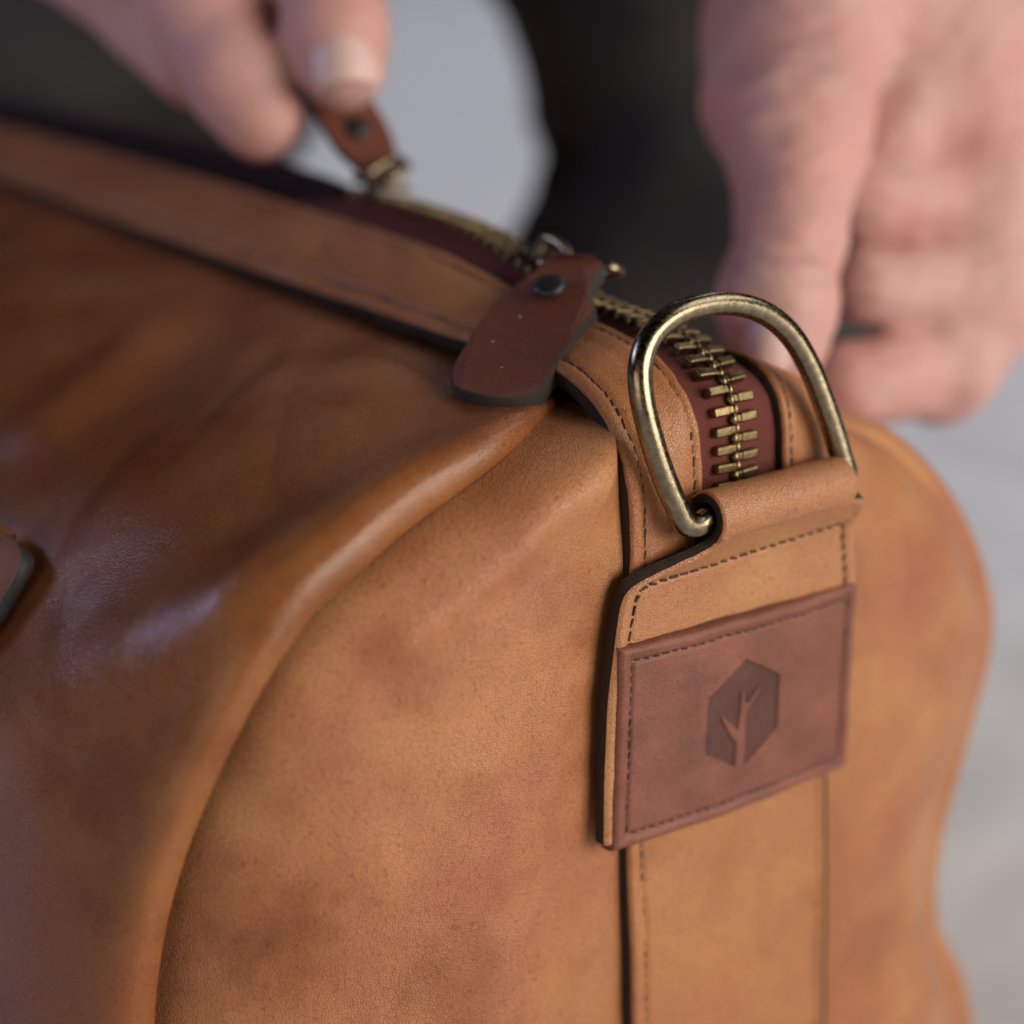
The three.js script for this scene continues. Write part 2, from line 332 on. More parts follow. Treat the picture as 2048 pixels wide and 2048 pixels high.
{
  const f = sideSurface(SEC, 1, foldAt, true), len = 290;
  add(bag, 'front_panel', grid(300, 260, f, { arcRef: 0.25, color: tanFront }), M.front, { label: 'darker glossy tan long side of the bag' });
  const b = sideSurface(SECR, -1, () => 17, false);
  add(bag, 'back_panel', grid(90, 90, b, { uv: (s, t, p) => [p[0] / 1000, t * 0.27], color: tanEnd, flip: true }), M.tan);
}
// profiles (a, u) of the middle strip: outer seam and zip line, paired station by station
const STA = [
  [-4, -250, -4, -250], [-5, -175, -5, -175], [-4, -120, -4, -120], [-1, -75, -1, -75], [0, -40, 0, -38], [0, -15, 0, -10], [0.5, 3, 1, 11], [3, 12, 3, 21], [8, 19, 9, 26.5], [14.5, 23.3, 18, 30], [25, 26, 30, 31.5],
  [45, 26, 48, 32], [62, 25, 66, 35], [88, 24.6, 92, 40.5], [125, 24, 132, 41.5], [200, 23.4, 210, 40.5], [297, 23, 300, 36], [400, 21, 400, 30], [480, 14, 480, 20], [506, -5, 510, 0], [512, -60, 516, -60], [512, -250, 516, -250]];
const sta = crv(STA);
const farDrop = (s) => 14 * smooth(0, 24, s[0]) * (1 - smooth(440, 500, s[0]));
function stripBase(t, w) { const s = sta(t).slice(); if (w > 0) s[1] -= farDrop(s); const s0 = s, k = 1 - clamp(Math.abs(w) / 30), e = 1.6 * Math.sin(Math.PI * k); const dx = s[0], dz = s[1]; return [lerp(dx, s[2], k) - 0.25 * e, w, lerp(dz, s[3], k) + e * 0.8]; }
function stripNormal(t, w) {
  const e = 0.002, p = V(stripBase(clamp(t - e), w)), q = V(stripBase(clamp(t + e), w)), r = V(stripBase(t, w - 0.6)), s = V(stripBase(t, w + 0.6));
  return new THREE.Vector3().crossVectors(s.sub(r), q.sub(p)).normalize();
}
const stripPoint = (t, w, h) => V(stripBase(t, w)).addScaledVector(stripNormal(t, w), h / 1000);
// station parameter from arc length, so that steps along the strip are even
const arc = (() => { const n = 2200, L = [0]; let p = V(stripBase(0, 0)); for (let i = 1; i <= n; i++) { const q = V(stripBase(i / n, 0)); L.push(L[i - 1] + q.distanceTo(p) * 1000); p = q; } return { total: L[n], t: (l) => { let a = 0, b = n; while (b - a > 1) { const m = (a + b) >> 1; if (L[m] <= l) a = m; else b = m; } return (a + clamp((l - L[a]) / (L[b] - L[a] || 1))) / n; }, l: (t) => L[Math.round(t * n)] }; })();
function tWhere(fn) { for (let i = 0; i <= 4000; i++) if (fn(sta(i / 4000))) return i / 4000; return 1; }
const lSlider = arc.l(tWhere((s) => s[2] >= 134)), lTop = arc.l(tWhere((s) => s[3] >= -14)), lTag = arc.l(tWhere((s) => s[2] >= 66)), lEnd = arc.l(tWhere((s) => s[2] >= 470));
console.log('strip length', arc.total.toFixed(0), 'slider', lSlider.toFixed(0), 'teeth from', lTop.toFixed(0), 'tag', lTag.toFixed(0));

function gridLocal(nu, nv, f, { uv, color, flip } = {}) {           // like grid, f gives a Vector3 in bag-local metres
  return grid(nu, nv, (s, t) => { const v = f(s, t); return [-v.z * 1000, v.x * 1000, v.y * 1000 - BASE]; }, { uv, color, flip });
}
const stripHeight = (d, di) => {                                     // d from the outer raw edge, di from the inner edge (mm)
  const round = (x, r) => x >= r ? 0 : -(r - Math.sqrt(Math.max(0, r * r - (r - x) * (r - x))));
  const groove = (x, at, w, h) => -h * Math.exp(-((x - at) ** 2) / (2 * w * w));
  return 2.1 + round(d, 0.9) + round(di, 0.8) + groove(d, 3.7, 0.55, 0.55) + groove(di, 2.3, 0.45, 0.45) + 0.25 * Math.exp(-((d - 1.9) ** 2) / 1.6);
};
const lSplit = arc.l(tWhere((s) => s[3] >= -42));
function strip(side, wOuter, wInner) {
  const lim = (t) => wOuter + side * 0.5 * noise(t * 40, 3, side);
  const wig = (t) => wInner + 0.3 * noise(t * 55, 9, side);
  const LL = arc.total - lSplit, T = (s) => arc.t(lSplit + s * LL), W = Math.abs(wOuter - wInner);
  const bias = (v) => v < 0.35 ? v / 0.35 * 0.2 : v < 0.75 ? 0.2 + (v - 0.35) / 0.4 * 0.65 : 0.85 + (v - 0.75) / 0.25 * 0.15;
  const top = gridLocal(900, 40, (s, v) => {
    const t = T(s), k = bias(v), w = lerp(lim(t), wig(t), k), h = stripHeight(k * W, (1 - k) * W) + 0.35 * noise(s * 60, k * 4, 5) + 0.12 * noise(s * 240, k * 14, 8);
    return stripPoint(t, w, h);
  }, { uv: (s, v) => [s * LL / 1000, bias(v) * W / 1000], color: tanStrip, flip: side > 0 });
  const m = add(bag, 'zip_facing_strip', top, M.strip);
  add(m, 'dark_cut_edge', gridLocal(900, 5, (s, v) => { const t = T(s); return stripPoint(t, lim(t) + side * 0.35 * Math.sin(v * Math.PI), lerp(1.35, -2.0, v)); }, { uv: (s, v) => [s * arc.total / 1000, v * 0.004], flip: side > 0 }), M.edge);
  add(m, 'dark_cut_edge', gridLocal(900, 4, (s, v) => { const t = T(s); return stripPoint(t, wig(t) - side * 0.3 * Math.sin(v * Math.PI), lerp(1.35, -1.2, v)); }, { uv: (s, v) => [s * arc.total / 1000, v * 0.004], flip: side < 0 }), M.edge);
  return { lim, wig, mesh: m };
}
const nearStrip = strip(-1, -30, -10.6), farStrip = strip(1, 30, 13);
{ // below the zip the strip is one piece
  const lo = (t) => -30 - 0.5 * noise(t * 40, 3, -1), hi = (t) => 30 + 0.5 * noise(t * 40, 3, 1), T = (s) => arc.t(s * lSplit);
  const bias = (v) => v < 0.2 ? v * 0.6 : v > 0.8 ? 1 - (1 - v) * 0.6 : 0.12 + (v - 0.2) / 0.6 * 0.76;
  const m = add(bag, 'end_strip', gridLocal(200, 90, (s, v) => { const t = T(s), k = bias(v), w = lerp(lo(t), hi(t), k), h = stripHeight(w - lo(t), 30) + stripHeight(hi(t) - w, 30) - 2 + 0.5 * noise(s * 12, k * 3, 5) + 0.12 * noise(s * 60, k * 24, 8); return stripPoint(t, w, h); }, { uv: (s, v) => [s * lSplit / 1000, bias(v) * 0.06], color: tanStrip }), M.strip);
  for (const e of [-1, 1]) add(m, 'dark_cut_edge', gridLocal(200, 10, (s, v) => { const t = T(s), rim = e > 0 ? Math.max(0, 0.4 - v) / 0.4 : 0, k = e > 0 ? clamp((v - 0.4) / 0.6) : v; return stripPoint(t, (e < 0 ? lo(t) : hi(t)) + e * (0.35 * Math.sin(k * Math.PI) - 1.7 * rim), e > 0 && v < 0.4 ? 2.1 + stripHeight(1.7 * rim, 30) - 2.1 + 0.22 + 0.5 * noise(s * 12, 3, 5) : lerp(1.35, -2.0, k)); }, { uv: (s, v) => [s * lSplit / 1000, v * 0.004], flip: e > 0 }), M.edge);
  nearStrip.low = m;
}

// stitches: short rounded threads dipping into the leather
const stitchGeo = (len, r) => { const g = new THREE.CapsuleGeometry(r, len - 2 * r, 3, 6); g.rotateZ(Math.PI / 2); return g; };
function stitchRun(parent, at, length, step, r, mat, lenK = 0.8) { // at(l) -> {p: Vector3, n: Vector3}
  const parts = [], base = stitchGeo(step * lenK / 1000, r / 1000);
  for (let l = 0; l + step <= length; l += step) {
    const A = at(l), B = at(l + step), x = B.p.clone().sub(A.p).normalize(), n = A.n.clone().addScaledVector(x, -A.n.dot(x)).normalize(), z = new THREE.Vector3().crossVectors(x, n);
    const tilt = 0.2 + 0.28 * (rnd() - 0.5), xx = x.clone().multiplyScalar(Math.cos(tilt)).addScaledVector(z, Math.sin(tilt)), zz = new THREE.Vector3().crossVectors(xx, n);
    const g = base.clone(); g.scale(0.75 + 0.4 * rnd(), 0.8 + 0.3 * rnd(), 0.8 + 0.4 * rnd());
    g.applyMatrix4(new THREE.Matrix4().makeBasis(xx, n, zz).setPosition(A.p.clone().lerp(B.p, 0.5).addScaledVector(z, (rnd() - 0.5) * 0.00025).addScaledVector(n, (rnd() - 0.75) * 0.00022))); parts.push(g);
  }
  if (!parts.length) return;
  add(parent, 'stitching', mergeGeometries(parts), mat, { kind: 'stuff' });
}
const onStrip = (l0, w, h) => (l) => { const t = arc.t(l0 + l); return { p: stripPoint(t, typeof w === 'function' ? w(t) : w, h), n: stripNormal(t, -26) }; };
stitchRun(nearStrip.mesh, onStrip(60, (t) => nearStrip.lim(t) + 3.7, 1.65), 560, 2.7, 0.27, M.thread);
stitchRun(nearStrip.mesh, onStrip(lSplit + 2, (t) => nearStrip.wig(t) - 2.3, 1.75), 420, 2.7, 0.25, M.thread);
stitchRun(farStrip.mesh, onStrip(60, (t) => farStrip.lim(t) - 3.7, 1.65), 400, 2.7, 0.27, M.thread);
stitchRun(farStrip.mesh, onStrip(lSplit + 2, (t) => farStrip.wig(t) + 2.3, 1.75), 260, 2.7, 0.25, M.thread);

// end panels, left and right of the strip
{
  const lead = crv([[10, 20.5], [6, 16], [2.5, 9], [1, 0], [0.5, -14], [0.4, -30], [0, -52], [0, -80], [-2, -125], [-4, -180], [-4, -232], [-4, -250]]);
  const f = (p, t) => {
    const n = secNormal(SEC, t, 1), [w0, u0] = SEC(t), a0 = foldAt(t), r = lipR(t);
    const E = [a0 + r * 0.3 + 5.0, w0 - n[0] * r * 1.2, u0 - n[1] * r * 1.2], S = lead(t);
    const q = p, a = lerp(E[0], S[0], 1 - Math.pow(1 - q, lerp(2.6, 3.6, smooth(0.05, 0.25, t)))), w = lerp(E[1], -27, q), u = lerp(E[2], S[1], q + 0.12 * Math.sin(Math.PI * q) * 0);
    const groove = 8 * Math.exp(-((q * 85 / 6.5) ** 2)) * smooth(0, 0.05, t);
    const puff = groove - (4.0 + 3.5 * Math.exp(-(((t - 0.16) / 0.1) ** 2))) * Math.sin(Math.PI * Math.pow(q, 0.8)) * smooth(0, 0.07, t) * smooth(0, 0.3, 1 - q) + lerp(1.3, -0.2, smooth(0.2, 0.4, t)) * Math.exp(-(((1 - q) * 8) ** 2));
    const wr = (2.4 * fbm(w / 46, u / 46, 3, 3) + 0.5 * fbm(w / 12, u / 14, 8, 3)) * smooth(0, 0.12, t) * smooth(0, 0.12, q) * smooth(0, 0.1, 1 - q);
    // two soft pulls that run from under the roll towards the strip
    const pull = 1.6 * Math.exp(-(((u - (-2 + 0.55 * (w + 66))) / 5) ** 2)) * smooth(-100, -82, w) * (1 - smooth(-62, -42, w));
    return [a + puff - wr - pull, w, u];
  };
  add(bag, 'end_panel', grid(230, 260, f, { arcRef: 0.5, color: tanEnd }), M.tan, { label: 'mottled light tan end panel beside the label' });
  const leadR = crv([[16, 13], [9, 9], [4, 2], [1, -12], [0.5, -32], [0, -60], [0, -100], [-2, -150], [-4, -215], [-4, -250]]);
  const g = (p, t) => {
    const n = secNormal(SECR, t, -1), [w0, u0] = SECR(t), a0 = 17, r = lipR(t);
    const E = [a0 + r * 0.08 + 0.6, w0 - n[0] * r * 1.1, u0 - n[1] * r * 1.1], S = leadR(t), q = 1 - p;
    const a = lerp(E[0], S[0], 1 - Math.pow(1 - q, 2.1)), w = lerp(E[1], 27, q), u = lerp(E[2], S[1], q);
    const puff = -4.5 * Math.sin(Math.PI * Math.pow(q, 0.85)) * smooth(0, 0.16, t) + 0.9 * Math.exp(-(((1 - q) * 8) ** 2));
    const wr = (5 * fbm(w / 40 + 3, u / 60, 5, 3)) * smooth(0, 0.2, t) * smooth(0, 0.1, q) * smooth(0, 0.14, 1 - q);
    return [a + puff - wr, w, u];
  };
  add(bag, 'end_panel', grid(150, 200, g, { arcRef: 0.5, color: tanEnd }), M.tan);
  // far end and base, out of sight but closing the bag
  const far = (p, t) => { const A = SEC(t), B = SECR(t); return [500 + 10 * Math.sin(Math.PI * p), lerp(A[0], B[0], p) * 0.93, lerp(A[1], B[1], p) - 4]; };
  add(bag, 'far_end_panel', grid(30, 30, far, { color: tanEnd, flip: true }), M.tan);
  const base = (p, t) => [lerp(4, 506, p), lerp(-136, 122, t), -248];
  add(bag, 'base_panel', grid(30, 20, base, { color: tanEnd }), M.tan);
}

// zip: two tapes, teeth, two sliders
const openAt = (l) => smooth(lSlider - 4, lSlider + 60, l) * (1 - smooth(lEnd - 40, lEnd, l));
const zipMesh = { '-1': null, 1: null };
for (const side of [-1, 1]) {
  const outer = side < 0 ? -12.5 : 15, l0 = lTop - 14, l1 = lEnd;
  const f = (s, v) => { const l = lerp(l0, l1, s), t = arc.t(l), inner = side * (0.7 + 7.5 * openAt(l)), w = lerp(outer, inner, v); return stripPoint(t, w, -0.6 + 0.9 * v * v - 6 * v * openAt(l) + 0.15 * noise(s * 90, v * 3, side)); };
  zipMesh[side] = add(bag, 'zip_tape', gridLocal(500, 12, f, { uv: (s, v) => [v * 0.012, lerp(l0, l1, s) / 1000], flip: side > 0 }), M.tape);
}
{ // lining of the far flap, seen where the zip is open
  const l0 = lSlider - 4, l1 = lEnd, top = (s) => { const l = lerp(l0, l1, s), t = arc.t(l); return { p: stripPoint(t, 0.7 + 9 * openAt(l), 0), o: openAt(l) }; };
  add(bag, 'lining', gridLocal(160, 8, (s, v) => { const q = top(s); return q.p.add(new THREE.Vector3(0.002 * v * q.o, (7.5 * q.o + 0.6 - v * 34) / 1000, 0)); }, { uv: (s, v) => [s * 0.3, v * 0.03] }), M.lining);
}
{
  const bar = new RoundedBoxGeometry(0.0046, 0.0024, 0.0021, 2, 0.0005), neck = new RoundedBoxGeometry(0.0030, 0.0021, 0.0017, 2, 0.0004), head = new THREE.SphereGeometry(0.00125, 10, 8);
  const toothGeo = (sd) => { const b = bar.clone(), n = neck.clone(), h = head.clone(); b.translate(sd * 0.0036, 0, 0); n.translate(sd * 0.0008, -0.0002, 0); h.scale(0.8, 0.9, 1.15); h.translate(-sd * 0.0003, 0.0002, 0); const j = (g) => { const q = g.index ? g.toNonIndexed() : g, uv = q.attributes.uv; for (let i = 0; i < uv.count; i++) uv.setXY(i, uv.getX(i) * 0.005, uv.getY(i) * 0.003); return q; }; return mergeGeometries([j(b), j(n), j(h)]); };
  const geo = { '-1': toothGeo(-1), 1: toothGeo(1) }, pitch = 4.1;
  let n = 0;
  for (let l = lTop; l < lEnd - 20; l += pitch / 2, n++) {
    const side = n % 2 ? 1 : -1; if (Math.abs(l - lSlider) < 3) continue;
    if (l > lSlider + 8) break;
    const o = openAt(l), t = arc.t(l), w = side * 7.5 * o;
    const m = add(zipMesh[side], 'zip_tooth', geo[side], M.tooth);
    const up = stripNormal(t, 0), p = stripPoint(t, w, 0.75), q = stripPoint(arc.t(l + 1), w, 0.75), z = q.sub(p).normalize(), y = up.clone().addScaledVector(z, -up.dot(z)).normalize(), x = new THREE.Vector3().crossVectors(y, z);
    if (x.x < 0) x.negate();
    const zz = new THREE.Vector3().crossVectors(x, y);
    m.matrixAutoUpdate = true; m.quaternion.setFromRotationMatrix(new THREE.Matrix4().makeBasis(x, y, zz)); m.position.copy(p);
    m.rotateY((rnd() - 0.5) * 0.12);
  }
}
function tube(pts, r, seg = 80, closed = false, rs = 14) { const c = new THREE.CatmullRomCurve3(pts, closed, 'centripetal'), g = new THREE.TubeGeometry(c, seg, r, rs, closed), uv = g.attributes.uv, L = c.getLength(); for (let i = 0; i < uv.count; i++) uv.setXY(i, uv.getX(i) * L, uv.getY(i) * 2 * Math.PI * r); return g; }
function slider(l, name) {
  const t = arc.t(l), p = stripPoint(t, 0, 1.2), y = stripNormal(t, 0), q = stripPoint(arc.t(l + 2), 0, 1.2), z = q.sub(p).normalize(), x = new THREE.Vector3().crossVectors(y, z).normalize(); z.crossVectors(x, y);
  const g = new THREE.Group(); g.name = name; g.position.copy(p); g.quaternion.setFromRotationMatrix(new THREE.Matrix4().makeBasis(x, y, z)); bag.add(g);
  const s = new THREE.Shape(); s.moveTo(-0.0035, -0.0065); s.lineTo(0.0035, -0.0065); s.lineTo(0.0058, 0.003); s.quadraticCurveTo(0.006, 0.0075, 0.002, 0.0075); s.lineTo(0, 0.005); s.lineTo(-0.002, 0.0075); s.quadraticCurveTo(-0.006, 0.0075, -0.0058, 0.003); s.closePath();
  const plate = new THREE.ExtrudeGeometry(s, { depth: 0.0012, bevelEnabled: true, bevelSize: 0.0004, bevelThickness: 0.0004, bevelSegments: 2 }); plate.rotateX(Math.PI / 2); plate.translate(0, 0.0034, 0);
  add(g, 'slider_plate', plate, M.brass);
  const b = tube([new THREE.Vector3(0, 0.003, -0.005), new THREE.Vector3(0, 0.0062, -0.0045), new THREE.Vector3(0, 0.0072, 0), new THREE.Vector3(0, 0.0062, 0.0045), new THREE.Vector3(0, 0.003, 0.005)], 0.0011, 30);
  add(g, 'slider_bridge', b, M.brass);
  return g;
}
const sliderA = slider(lSlider, 'zip_slider'), sliderB = slider(lTag, 'zip_slider_001');

// leather zip tag hanging over the strip, folded round a wire ring and held by a rivet
function tagPlate(px, plane, thick, parent, name, faceMat, edgeMat, curl) {
  const [o, x, y, n] = plane;
  const pts = px.map(([a, b]) => { const r = ray(a, b), d = V(along(r, 500)).sub(V(along(r, 400))).normalize(), e = V([EYE.a, EYE.w, EYE.u]), k = o.clone().sub(e).dot(n) / d.dot(n), p = e.addScaledVector(d, k).sub(o); return new THREE.Vector2(p.dot(x), p.dot(y)); });
  const sp = new THREE.SplineCurve([...pts, pts[0]]).getPoints(160); sp.pop();
  const sh = new THREE.Shape(sp), bev = 0.0005;
  const g = new THREE.ExtrudeGeometry(sh, { depth: thick - bev, bevelEnabled: true, bevelSize: bev, bevelThickness: bev, bevelSegments: 3, curveSegments: 4 });
  g.translate(0, 0, -thick);
  const P = g.attributes.position; for (let i = 0; i < P.count; i++) P.setZ(i, P.getZ(i) + (curl ? curl(P.getX(i), P.getY(i)) : 0));
  g.computeVertexNormals();
  g.applyMatrix4(new THREE.Matrix4().makeBasis(x, y, n).setPosition(o));
  const m = new THREE.Mesh(g, [faceMat, edgeMat]); m.name = name; m.castShadow = m.receiveShadow = true; parent.add(m); return { mesh: m, pts };
}
function planeOf(T, BL, BR) { const o = V(T), l = V(BL), r = V(BR), mid = l.clone().lerp(r, 0.5), y = o.clone().sub(mid).normalize(), x = r.clone().sub(l); x.addScaledVector(y, -x.dot(y)).normalize(); const n = new THREE.Vector3().crossVectors(x, y).normalize(); return [mid, x, y, n]; }
{
  const pull = new THREE.Group(); pull.name = 'zip_pull'; bag.add(pull); pull.userData = { label: 'hanging dark brown leather zip pull with black rivet' };
  const T = atW(1150, 507, -2), BL = atW(899, 744, -47), BR = atW(1075, 766, -38), pl = planeOf(T, BL, BR);
  const out = [[1104, 499], [1150, 505], [1197, 516], [1188, 540], [1175, 566], [1173, 590], [1184, 607], [1150, 655], [1115, 703], [1090, 742], [1064, 769], [1025, 784], [982, 786], [943, 778], [914, 764], [901, 742], [907, 712], [932, 672], [960, 630], [988, 590], [1044, 556], [1072, 533], [1090, 507]];
  const t1 = tagPlate(out, pl, 0.0036, pull, 'leather_tag', M.brown, M.rawEdge, (x, y) => 0.0012 * Math.sin(y * 70) - 18 * x * x);
  const r = ray(1100, 581), e = V([EYE.a, EYE.w, EYE.u]), d = V(along(r, 500)).sub(V(along(r, 400))).normalize(), c = e.addScaledVector(d, pl[0].clone().sub(V([EYE.a, EYE.w, EYE.u])).dot(pl[3]) / d.dot(pl[3]));
  const prof = [[0, 0.0016], [0.0016, 0.00155], [0.0028, 0.0013], [0.0036, 0.0009], [0.004, 0.0003], [0.004, -0.0006]].map(([x, y]) => new THREE.Vector2(x, y));
  const rv = new THREE.LatheGeometry(prof, 36); rv.applyMatrix4(new THREE.Matrix4().makeBasis(pl[1], pl[3], pl[2].clone().negate()).setPosition(c.addScaledVector(pl[3], 0.0012)));
  add(pull, 'rivet', rv, M.darkMetal);
  const lint = []; for (const [x, y] of [[985, 690], [1003, 742], [1040, 640]]) { const q = ray(x, y), e0 = V([EYE.a, EYE.w, EYE.u]), dd = V(along(q, 500)).sub(V(along(q, 400))).normalize(), p = e0.clone().addScaledVector(dd, pl[0].clone().sub(e0).dot(pl[3]) / dd.dot(pl[3])), g = new THREE.CapsuleGeometry(0.0001, 0.0003 + 0.0004 * rnd(), 2, 5); g.rotateZ(rnd() * 3); g.rotateX(rnd() * 3); g.translate(p.x, p.y + 0.0008, p.z); lint.push(g); }
  add(pull, 'lint', mergeGeometries(lint), M.lint, { kind: 'stuff' });
  // fold of the tag round the ring and the ring itself
  const tl = V(T).addScaledVector(pl[1], -0.0052), tr = V(T).addScaledVector(pl[1], 0.0052);
  const roll = (s, v) => { const ang = lerp(0.5 * Math.PI, -0.75 * Math.PI, v), cc = tl.clone().lerp(tr, s).addScaledVector(pl[2], -0.0012).addScaledVector(pl[3], -0.0022); return cc.addScaledVector(pl[3], Math.sin(ang) * 0.0024).addScaledVector(pl[2], Math.cos(ang) * 0.0024); };
  add(pull, 'tag_fold', gridLocal(8, 20, roll, { uv: (s, v) => [s * 0.01, v * 0.008] }), M.brown);
  const ctr = V(T).addScaledVector(pl[2], -0.0012).addScaledVector(pl[3], -0.0024);
  const R = (i, j, k) => ctr.clone().addScaledVector(pl[1], i / 1000).addScaledVector(pl[2], j / 1000).addScaledVector(pl[3], k / 1000);
  add(pull, 'wire_ring', tube([R(-8, 0, 0), R(0, 0, 0), R(8, 0, 0), R(9.6, 1.6, -1.5), R(8.6, 4, -4), R(3, 6.5, -6), R(-3, 6.5, -6), R(-8.6, 4, -4), R(-9.6, 1.6, -1.5)], 0.0011, 90, true), M.brass);
}
// the second pull, held between finger and thumb
{
  const pull = new THREE.Group(); pull.name = 'zip_pull_001'; bag.add(pull); pull.userData = { label: 'brown leather zip pull held between finger and thumb' };
  const c = crv([[805, 372, 566], [785, 358, 567], [762, 340, 569], [742, 305, 571], [715, 265, 573], [692, 225, 575], [670, 180, 577], [650, 130, 579], [640, 90, 580]].map(([x, y, z]) => atZ(x, y, z)));
  const side = new THREE.Vector3(0.75, 0.12, 0.2).normalize();
  const ctr = (s) => V(c(s));
  const half = (s) => lerp(0.0046, 0.0076, smooth(0.2, 0.5, s)) * (s < 0.05 ? 0.8 : 1);
  const frame = (s) => { const p = ctr(clamp(s - 0.01)), q = ctr(clamp(s + 0.01)), tn = q.sub(p).normalize(), x = side.clone().addScaledVector(tn, -side.dot(tn)).normalize(); return { x, n: new THREE.Vector3().crossVectors(x, tn) }; };
  const face = (sg) => gridLocal(10, 60, (i, s) => { const S = 0.14 + 0.86 * s, { x, n } = frame(S); return ctr(S).addScaledVector(x, (i * 2 - 1) * half(S)).addScaledVector(n, sg * 0.0017); }, { uv: (i, s) => [i * 0.01, s * 0.04] });
  const m = add(pull, 'leather_tag', mergeGeometries([face(1), face(-1)]), M.brown);
  for (const e of [0, 1]) add(m, 'cut_edge', gridLocal(4, 60, (i, s) => { const S = 0.14 + 0.86 * s, { x, n } = frame(S); return ctr(S).addScaledVector(x, (e * 2 - 1) * (half(S) + 0.0003 * Math.sin(i * Math.PI))).addScaledVector(n, (i * 2 - 1) * 0.0017); }, { uv: (i, s) => [i * 0.004, s * 0.04] }), M.rawEdge);
  const { x, n } = frame(0.42), rv = new THREE.SphereGeometry(0.0034, 20, 12); rv.scale(1, 1, 0.5);
  rv.applyMatrix4(new THREE.Matrix4().makeBasis(x, new THREE.Vector3().crossVectors(n, x), n).setPosition(ctr(0.5).addScaledVector(n, 0.002))); add(pull, 'rivet', rv, M.darkMetal);
  const p0 = ctr(0.16), p1 = sliderA.position.clone().add(new THREE.Vector3(0, 0.007, 0)), mid = p0.clone().lerp(p1, 0.5), dv = p1.clone().sub(p0).multiplyScalar(0.62), f0 = frame(0.16).x;
  const R = (i, j) => mid.clone().addScaledVector(f0, i / 1000).addScaledVector(dv, j);
  add(pull, 'wire_ring', tube([R(-6, -1), R(0, -1.05), R(6, -1), R(6.4, 0), R(3.6, 0.9), R(0, 1), R(-3.6, 0.9), R(-6.4, 0)], 0.0011, 80, true), M.brass);
}

// strap end folded round the D ring, sewn to the end of the bag
const wLeft = smoothTable([[1397, 1090], [1350, 1108], [1300, 1132], [1262, 1158], [1243, 1192], [1235, 1240], [1215, 1400], [1208, 1560], [1207, 1698], [1207, 1760]].map(([x, y]) => { const p = atA(x, y, -5); return [p[2], p[1]]; }).sort((p, q) => p[0] - q[0]));
const wRight = smoothTable([[1702, 985], [1704, 1050], [1712, 1165], [1702, 1340], [1690, 1530], [1686, 1600]].map(([x, y]) => { const p = atA(x, y, -5); return [p[2], p[1]]; }).sort((p, q) => p[0] - q[0]));
const BAR = { a: -8.2, u: 0.4 }, RR = 4.5;
const strapPath = (() => {
  const pts = [[-3, -30], [-3.1, -20], [-3.4, -10]];
  for (let k = 0; k <= 12; k++) { const an = lerp(-0.1, -1.28, k / 12) * Math.PI; pts.push([BAR.a - RR * Math.cos(an + Math.PI), BAR.u - RR * Math.sin(an)]); }
  pts.push([-7.4, -7.8], [-5.2, -11.5], [-4.5, -15.5], [-4.4, -20], [-4.4, -30], [-4.4, -42], [-4.4, -56], [-4.4, -70]);
  return crv(pts);
})();
